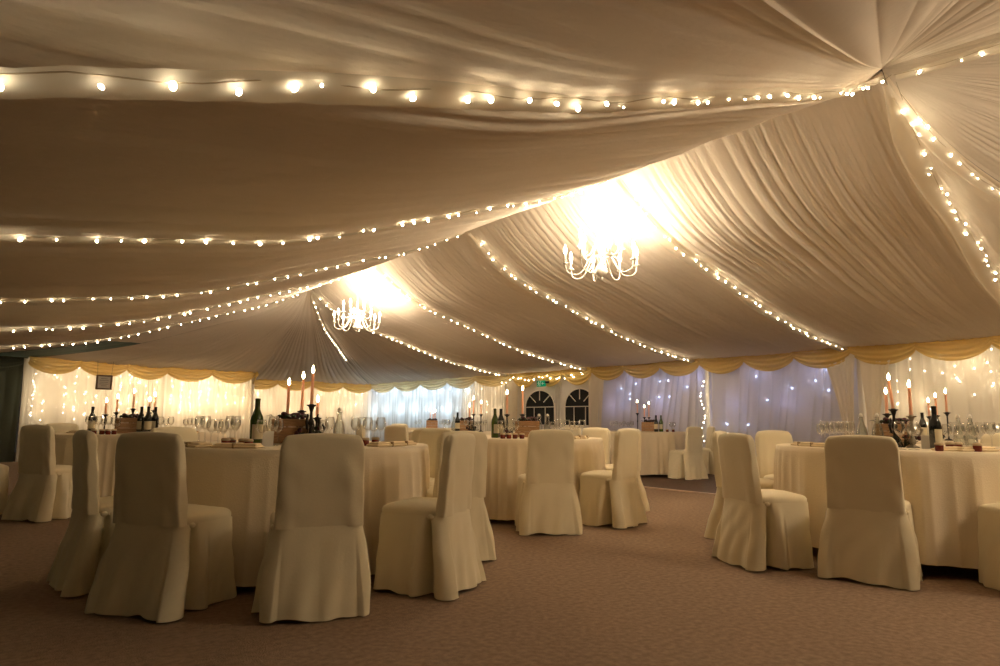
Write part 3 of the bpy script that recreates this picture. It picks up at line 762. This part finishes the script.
def crate_parts():
    mb = MB(); W, D, H = .27, .17, .185
    for s in (-1, 1):
        for i in range(3):
            z = .032 + i * .061
            mb.box((0, s * (D / 2 - .006), z), (W, .011, .057), 0, .002); mb.box((s * (W / 2 - .006), 0, z), (.011, D - .024, .057), 0, .002)
    mb.box((0, 0, .008), (W - .02, D - .02, .010))
    posts = MB()
    for sx in (-1, 1):
        for sy in (-1, 1): posts.box((sx * (W / 2 - .020), sy * (D / 2 - .020), H / 2), (.016, .016, H - .004))
    fl = MB(); r = random.Random(3)
    lf = MB()
    for i in range(16):
        x, y = r.uniform(-.11, .11), r.uniform(-.06, .06); fl.sphere((x, y, .185 + r.uniform(0, .035)), r.uniform(.016, .028), 9, 6, (1, 1, .8))
    for i in range(26):
        x, y = r.uniform(-.12, .12), r.uniform(-.07, .07); a = r.uniform(0, 2 * PI); l = r.uniform(.05, .10); z = .175
        dx, dy = math.cos(a) * l, math.sin(a) * l
        e = (x + dx, y + dy, z + r.uniform(.01, .06)); m_ = (x + dx * .5, y + dy * .5, z + .035)
        px, py = -math.sin(a) * .016, math.cos(a) * .016
        lf.add([(x, y, z), (m_[0] + px, m_[1] + py, m_[2]), e, (m_[0] - px, m_[1] - py, m_[2]), (m_[0], m_[1], m_[2] + .006)], [(0, 1, 4), (1, 2, 4), (2, 3, 4), (3, 0, 4)])
    return [('box_slats', mb.mesh('box_slats', 'wood', False)), ('corner_post', posts.mesh('corner_post', 'wood', False)),
            ('flower_heads', fl.mesh('flower_heads', 'petal')), ('leaves', lf.mesh('leaves', 'leaf', False))]
CRATE = crate_parts()
def card_parts():
    h, w, d = .10, .07, .035
    return [('front_leaf', MB().add([(-w / 2, -d, 0), (w / 2, -d, 0), (w / 2, 0, h), (-w / 2, 0, h), (-w / 2, -d + .002, 0), (w / 2, -d + .002, 0), (w / 2, .002, h), (-w / 2, .002, h)],
                [(0, 1, 2, 3), (7, 6, 5, 4), (0, 4, 5, 1), (1, 5, 6, 2), (3, 7, 4, 0)]).mesh('front_leaf', 'white_card', False)),
            ('rear_leaf', MB().add([(-w / 2, d, 0), (w / 2, d, 0), (w / 2, 0.002, h), (-w / 2, 0.002, h), (-w / 2, d - .002, 0), (w / 2, d - .002, 0), (w / 2, .0, h - .002), (-w / 2, .0, h - .002)],
                [(1, 0, 3, 2), (4, 5, 6, 7), (0, 1, 5, 4), (2, 6, 5, 1), (4, 7, 3, 0)]).mesh('rear_leaf', 'white_card', False))]
CARD = card_parts()

ITEMS=[(1, 'glass', 1.382, 5.117),(1, 'glass', 1.313, 4.721),(1, 'glass', 1.424, 4.949),(1, 'glass', 1.342, 4.556),(1, 'glass', 1.455, 4.783),(1, 'glass', 1.56, 5.013),(1, 'glass', 1.482, 4.249),(1, 'glass', 1.67, 4.553),(1, 'glass', 1.753, 4.683),(1, 'glass', 1.997, 4.475),(1, 'glass', 2.2, 4.822),(1, 'glass', 2.285, 4.559),(1, 'glass', 2.506, 4.896),(1, 'glass', 2.363, 4.52),(1, 'glass', 2.519, 4.72),(1, 'glass', 2.47, 4.519),(1, 'glass', 1.709, 5.49),(1, 'glass', 1.42, 5.417),(1, 'jar', 1.415, 4.272),(1, 'jar', 1.351, 4.523),(1, 'jar', 1.409, 4.589),(1, 'jar', 2.235, 4.305),(1, 'jar', 2.343, 4.36),(1, 'napkin', 1.187, 4.599),(1, 'napkin', 1.254, 4.218),(1, 'napkin', 2.332, 4.138),(1, 'napkin', 2.567, 4.232),(1, 'bottle', 1.525, 4.467),(1, 'swing', 2.306, 4.883),(1, 'crate', 1.957, 4.979),(1, 'candelabra', 2.033, 4.786),(1, 'card', 1.606, 4.47),(1, 'tealight', 1.419, 4.397),(8, 'glass', 5.666, 2.755),(8, 'glass', 5.409, 2.598),(8, 'glass', 5.786, 2.736),(8, 'glass', 5.53, 2.575),(8, 'glass', 5.909, 2.709),(8, 'glass', 5.603, 2.536),(8, 'glass', 5.852, 2.592),(8, 'glass', 5.238, 1.98),(8, 'glass', 5.285, 1.912),(8, 'glass', 5.807, 1.868),(8, 'glass', 6.011, 1.886),(8, 'glass', 5.688, 1.747),(8, 'glass', 6.035, 1.807),(8, 'glass', 5.856, 1.709),(8, 'glass', 6.108, 1.737),(8, 'glass', 6.269, 1.717),(8, 'jar', 5.379, 1.558),(8, 'jar', 5.491, 1.705),(8, 'jar', 5.43, 1.735),(8, 'jar', 5.22, 1.733),(8, 'napkin', 5.32, 2.775),(8, 'napkin', 5.245, 2.59),(8, 'napkin', 5.267, 1.583),(8, 'napkin', 5.346, 1.492),(8, 'bottle_dark', 5.594, 1.874),(8, 'swing', 5.744, 2.333),(8, 'swing', 5.747, 2.458),(8, 'crate', 6.065, 2.338),(8, 'candelabra', 5.792, 2.211),(8, 'candelabra', 5.781, 2.099),(8, 'card', 5.623, 1.946),(8, 'swing', 6.45, 1.988),(8, 'swing', 6.522, 1.925),(4, 'glass', 4.531, 5.66),(4, 'glass', 4.47, 5.516),(4, 'glass', 4.527, 5.47),(4, 'glass', 4.696, 5.589),(4, 'glass', 5.131, 5.47),(4, 'glass', 5.37, 5.657),(4, 'glass', 5.169, 5.365),(4, 'glass', 5.418, 5.542),(4, 'glass', 5.282, 5.324),(4, 'glass', 5.534, 5.497),(4, 'glass', 5.431, 5.316),(4, 'jar', 4.367, 5.406),(4, 'jar', 4.434, 5.39),(4, 'jar', 4.495, 5.366),(4, 'jar', 4.55, 5.319),(4, 'napkin', 5.153, 5.029),(4, 'napkin', 5.371, 5.018),(4, 'bottle', 4.52, 5.733),(4, 'bottle_dark', 4.664, 5.809),(4, 'swing', 5.285, 5.872),(4, 'swing', 5.324, 5.768),(4, 'crate', 5.016, 5.776),(4, 'candelabra', 4.955, 6.024),(2, 'glass', 1.145, 8.927),(2, 'glass', 1.22, 9.119),(2, 'glass', 1.228, 8.815),(2, 'glass', 1.305, 9.006),(2, 'glass', 1.333, 8.85),(2, 'glass', 1.421, 9.09),(2, 'glass', 1.43, 8.886),(2, 'glass', 1.868, 8.804),(2, 'glass', 1.985, 9.086),(2, 'glass', 1.984, 8.83),(2, 'glass', 2.179, 8.938),(2, 'glass', 2.271, 9.121),(2, 'glass', 2.254, 8.868),(2, 'glass', 2.336, 9.002),(2, 'jar', 1.15, 8.523),(2, 'jar', 1.217, 8.463),(2, 'jar', 1.266, 8.405),(2, 'jar', 1.337, 8.495),(2, 'jar', 1.968, 8.474),(2, 'jar', 2.052, 8.506),(2, 'napkin', 2.217, 8.723),(2, 'napkin', 1.086, 9.337),(2, 'bottle_dark', 1.662, 8.845),(2, 'bottle_dark', 1.714, 8.733),(2, 'bottle_dark', 1.816, 8.866),(2, 'bottle_dark', 1.252, 9.518),(2, 'crate', 1.574, 9.064),(2, 'candelabra', 1.613, 8.956),(5, 'glass', 10.05, 9.014),(5, 'glass', 10.326, 9.155),(5, 'glass', 10.078, 8.832),(5, 'glass', 10.355, 8.97),(5, 'glass', 10.254, 8.781),(5, 'glass', 10.533, 8.916),(5, 'glass', 10.689, 8.081),(5, 'glass', 10.883, 8.156),(5, 'jar', 10.485, 8.019),(5, 'jar', 10.592, 7.961),(5, 'bottle_dark', 10.517, 8.304),(5, 'bottle', 10.614, 8.261),(5, 'crate', 10.707, 8.627),(5, 'candelabra', 10.379, 8.633),(6, 'glass', 6.374, 8.842),(6, 'glass', 6.545, 8.965),(6, 'glass', 6.449, 8.725),(6, 'glass', 6.65, 8.887),(6, 'glass', 6.582, 8.688),(6, 'glass', 6.803, 8.897),(6, 'glass', 6.25, 9.173),(6, 'glass', 6.307, 9.376),(6, 'bottle_dark', 6.378, 9.085),(6, 'swing', 6.445, 9.282),(6, 'crate', 6.682, 9.298),(6, 'candelabra', 6.713, 9.027),(7, 'glass', 8.761, 13.149),(7, 'glass', 8.95, 13.263),(7, 'glass', 8.972, 13.127),(7, 'glass', 8.43, 13.717),(7, 'glass', 8.457, 13.582),(7, 'crate', 8.803, 13.599),(9, 'glass', 9.242, 2.598),(9, 'glass', 9.163, 2.509),(9, 'glass', 9.37, 2.507),(9, 'bottle_dark', 8.591, 3.0),(9, 'candelabra', 8.85, 2.858)]
CANDLES=[(1, 1.916, 4.995, 1.025, 1.259), (1, 2.033, 4.786, 1.115, 1.338), (1, 2.11, 5.025, 1.074, 1.315), (1, 2.232, 5.136, 1.021, 1.132), (8, 6.041, 2.399, 1.093, 1.251), (8, 5.787, 2.224, 1.124, 1.342), (8, 5.782, 2.096, 1.072, 1.282), (4, 5.172, 6.037, 1.085, 1.356), (4, 4.937, 6.038, 1.082, 1.301), (2, 1.613, 8.956, 1.12, 1.297), (2, 1.797, 9.125, 1.076, 1.198), (2, 1.86, 9.163, 1.102, 1.261), (2, 1.359, 9.301, 1.047, 1.178), (2, 1.48, 9.333, 1.073, 1.23), (5, 10.372, 8.641, 1.179, 1.374), (5, 10.653, 8.772, 1.104, 1.283), (5, 10.668, 8.596, 1.104, 1.351), (6, 6.656, 9.132, 1.064, 1.23), (6, 6.68, 9.052, 1.114, 1.346), (6, 6.81, 9.017, 1.115, 1.282), (7, 8.689, 13.554, 1.036, 1.224), (7, 8.843, 13.573, 1.037, 1.179), (7, 8.903, 13.534, 1.037, 1.204), (9, 8.992, 3.065, 1.1, 1.254), (9, 8.968, 2.978, 1.112, 1.311), (9, 8.857, 2.835, 1.144, 1.351)]
CAM_R = Vector((math.cos(.674), -math.sin(.674), 0)); CAM_F = Vector((math.sin(.674), math.cos(.674), 0))
def left_right(x, y): p = Vector((x, y, 0)); return p.dot(CAM_R) / p.dot(CAM_F)
ORD = ['leftmost', 'second', 'third', 'fourth', 'fifth', 'sixth', 'seventh', 'eighth', 'ninth', 'tenth', 'eleventh', 'twelfth', 'thirteenth', 'fourteenth', 'fifteenth', 'sixteenth', 'seventeenth', 'eighteenth', 'nineteenth']
def order_word(i, n):
    if n == 1: return ''
    if i == 0: return 'leftmost '
    if i == n - 1: return 'rightmost '
    return ORD[i] + ' from left '
SPEC = {'glass': ('wine_glass', 'glass', 'clear stemmed wine glass'), 'jar': ('jam_jar', 'jar', 'small jar of dark red preserve'),
        'napkin': ('folded_napkin', 'napkin', 'flat folded beige napkin with ribbon'), 'bottle': ('wine_bottle', 'bottle', 'green glass wine bottle'),
        'bottle_dark': ('wine_bottle', 'bottle', 'black looking red wine bottle'), 'swing': ('water_bottle', 'bottle', 'clear swing top water bottle'),
        'crate': ('flower_crate', 'crate', 'rustic wooden crate of dark foliage'), 'card': ('menu_card', 'card', 'white folded card standing up'),
        'tealight': ('jam_jar', 'jar', 'small jar of amber preserve')}
by = {}
for t, k, x, y in ITEMS:
    if k == 'candelabra': continue
    by.setdefault((t, k), []).append((x, y))
def near_cam_rot(x, y): return -math.atan2(x, y)
for (t, k), L in by.items():
    L.sort(key=lambda p: left_right(*p)); kind, cat, desc = SPEC[k]
    for i, (x, y) in enumerate(L):
        cx, cy = TABLES[t]; d = math.hypot(x - cx, y - cy)
        lim = .93 if k in ('glass', 'jar', 'tealight') else .80
        if d > lim: x, y = cx + (x - cx) * lim / d, cy + (y - cy) * lim / d
        lab = '%s, %son the %s' % (desc, order_word(i, len(L)), names[t][0])
        if i and i < len(L) - 1: lab = '%s, %s on the %s' % (desc, ORD[i] + ' from left', names[t][0])
        grp = '%s things on the %s' % (cat, names[t][0]) if len(L) > 1 else None
        rz = near_cam_rot(x, y)
        if k == 'glass':
            o = link(kind, g_me); o.location = (x, y, Z); tag(o, lab, cat, grp)
            o.rotation_euler = (0, 0, rnd.uniform(0, 6)); sc = rnd.choice((1, 1, 1, .92, .88)); o.scale = (sc, sc, sc)
            continue
        th = thing(kind, (x, y, Z), rz, lab, cat, grp)
        parts = {'bottle': B_GREEN, 'bottle_dark': B_BLACK, 'swing': SWING, 'jar': JAR, 'tealight': JAR2, 'napkin': NAP, 'crate': CRATE, 'card': CARD}[k]
        for nm, me in parts: link(nm, me, th)
        if k in ('bottle', 'bottle_dark'): th.rotation_euler = (0, 0, rz - PI / 2 + rnd.uniform(-1.3, 1.3))
        if k == 'swing': th.rotation_euler = (0, 0, rz + rnd.uniform(0, 3))
        if k == 'napkin': th.rotation_euler = (0, 0, math.atan2(y - cy, x - cx) + PI / 2 + rnd.uniform(-.3, .3))
        if k == 'crate': th.rotation_euler = (0, 0, rz + rnd.uniform(-.25, .1))

CR = {t: L[0] for (t, k), L in by.items() if k == 'crate'}
def stick_profile(h, ornate):
    p = [(.001, 0), (.045, 0), (.047, .006), (.030, .014), (.012, .022)]
    if ornate: p += [(.020, .03), (.026, .05), (.016, .07), (.010, h * .45), (.020, h * .5), (.024, h * .56), (.012, h * .64), (.010, h * .8)]
    else: p += [(.009, .03), (.008, h * .5), (.013, h * .55), (.008, h * .6), (.008, h * .85)]
    return p + [(.022, h - .020), (.036, h - .012), (.036, h - .006), (.016, h - .004), (.016, h), (.001, h)]
groups = {}
for c in CANDLES: groups.setdefault(c[0], []).append(c)
for t, L in groups.items():
    L.sort(key=lambda c: left_right(c[1], c[2]))
    for i, (_, x, y, z0, z1) in enumerate(L):
        lr = order_word(i, len(L)) if i in (0, len(L) - 1) else ORD[i] + ' from left '
        on_crate = False
        if t in CR:
            dx, dy = x - CR[t][0], y - CR[t][1]
            on_crate = math.hypot(dx, dy) < .16
        base = Z
        if on_crate:        # stands behind the box on the table
            u = Vector((x, y)).normalized(); x, y = CR[t][0] + u.x * .155 + (x - CR[t][0]) * .6, CR[t][1] + u.y * .155 + (y - CR[t][1]) * .6
        cx, cy = TABLES[t]
        h = z0 - base; tall = h > .06
        if not tall: h = .06
        orn = (i == len(L) - 1 and t in (1, 4)) or (t in (1, 8) and i in (1, 2)) or t == 2 and i == 2
        th = thing('candlestick', (x, y, base), 0, '%s candlestick, %sof those on the %s' % ('ornate dark metal' if orn else 'slender dark metal', lr, names[t][0]), 'candlestick', 'candlesticks')
        mm = 'pewter' if (t == 8 and i == 2) else 'iron'
        MB().lathe(stick_profile(h, orn), n=16, cap=False).obj('stem', mm, th)
        if orn:
            lb = MB()
            for a in range(3):
                q = a * 2 * PI / 3 + near_cam_rot(x, y); c_, s_ = math.cos(q), math.sin(q)
                lb.tube([(0.012 * c_, .012 * s_, h * .45), (.045 * c_, .045 * s_, h * .38), (.065 * c_, .065 * s_, h * .55), (.045 * c_, .045 * s_, h * .68), (.05 * c_, .05 * s_, h * .75)], [.006, .009, .010, .008, .005], 7)
                lb.sphere((.06 * c_, .06 * s_, h * .56), .014, 8, 6)
            lb.obj('scrolled_branches', mm, th)
        ca = thing('taper_candle', (x, y, base + h + .0005), 0, 'lit terracotta taper candle, %sof those on the %s' % (lr, names[t][0]), 'candle', 'taper candles')
        H = max(.05, z1 - (base + h))
        lean = .0035 if (t == 8 and i == 1) else 0
        MB().tube([(-lean * k * CAM_R.x * 1.5, -lean * k * CAM_R.y * 1.5, H * k / 4) for k in range(5)], [.0125, .0122, .012, .0115, .010], 12).obj('wax_stick', 'wax', ca)
        ex_, ey_ = -lean * 4 * CAM_R.x * 1.5, -lean * 4 * CAM_R.y * 1.5
        MB().tube([(ex_, ey_, H - .001), (ex_, ey_, H + .012)], .0015, 5).obj('wick', 'wick', ca)
        MB().lathe([(.001, H + .006), (.008, H + .014), (.0115, H + .026), (.009, H + .042), (.004, H + .056), (.001, H + .064)], (ex_, ey_, 0), 10, cap=False).obj('flame', 'flame', ca)

# foliage spray on the near left centrepiece
def spray(x, y, z, label, seed, n=14):
    r = random.Random(seed); t = thing('foliage_spray', (x, y, z), 0, label, 'foliage'); lf = MB(); st = MB(); bl = MB()
    for i in range(n):
        a = r.uniform(0, 2 * PI); l = r.uniform(.05, .12); h = r.uniform(.03, .12)
        e = Vector((math.cos(a) * l, math.sin(a) * l, h)); st.tube([(0, 0, .0), (e.x * .5, e.y * .5, h * .7), tuple(e)], .003, 5)
        for k in range(3):
            p = e * (.5 + .25 * k); b = r.uniform(0, 2 * PI); q = Vector((math.cos(b), math.sin(b), r.uniform(-.2, .6))) * r.uniform(.03, .045)
            s_ = Vector((-q.y, q.x, 0)).normalized() * .013
            lf.add([tuple(p), tuple(p + q * .5 + s_), tuple(p + q), tuple(p + q * .5 - s_), tuple(p + q * .5 + Vector((0, 0, .006)))], [(0, 1, 4), (1, 2, 4), (2, 3, 4), (3, 0, 4)])
        if i % 3 == 0: bl.sphere(tuple(e), r.uniform(.014, .022), 8, 6)
    st.obj('stems', 'leaf', t); lf.obj('leaves', 'leaf', t, False); bl.obj('blooms', 'petal', t)
spray(2.0, 4.80, Z, 'dark leafy spray beside the candles on the near left table', 5, 22)
spray(5.80, 2.17, Z, 'dark leafy spray beside the candles on the near right table', 6, 18)
spray(4.86, 5.92, Z, 'dark leafy spray by the crate on the middle table', 8, 16)
spray(6.67, 9.04, Z, 'dark flower spray on the back table', 9, 16)
spray(8.88, 2.93, Z, 'dark leafy spray on the back right table', 10, 14)

# ------------------------------------------------------------------ world, camera, render look
w = bpy.data.worlds.new('night'); S.world = w; w.use_nodes = True
w.node_tree.nodes['Background'].inputs[0].default_value = (.03, .025, .02, 1); w.node_tree.nodes['Background'].inputs[1].default_value = .3

f, pitch, roll, th = 668.5, .131, .008, .674
fw = Vector((math.sin(th) * math.cos(pitch), math.cos(th) * math.cos(pitch), math.sin(pitch)))
r_ = Vector((math.cos(th), -math.sin(th), 0)); u_ = r_.cross(fw)
c, s = math.cos(roll), math.sin(roll)
r2, u2 = c * r_ + s * u_, -s * r_ + c * u_
cam = bpy.data.objects.new('camera', bpy.data.cameras.new('camera')); COL.objects.link(cam)
m = Matrix(((r2.x, u2.x, -fw.x, 0), (r2.y, u2.y, -fw.y, 0), (r2.z, u2.z, -fw.z, 1.0), (0, 0, 0, 1)))
cam.matrix_world = m
cam.data.sensor_width = 36; cam.data.lens = f / 1000 * 36; cam.data.clip_start = .05; cam.data.clip_end = 100
S.camera = cam
S.view_settings.view_transform = 'Standard'; S.view_settings.look = 'None'; S.view_settings.gamma = 1; S.view_settings.exposure = 1.27
S.view_settings.use_curve_mapping = False
try:
    S.cycles.use_denoising = True; S.cycles.denoiser = 'OPENIMAGEDENOISE'
    S.cycles.max_bounces = 10; S.cycles.diffuse_bounces = 5; S.cycles.transparent_max_bounces = 24; S.cycles.transmission_bounces = 6
    S.cycles.sample_clamp_indirect = 4; S.cycles.use_light_tree = True; S.cycles.caustics_reflective = False; S.cycles.caustics_refractive = False
except Exception: pass
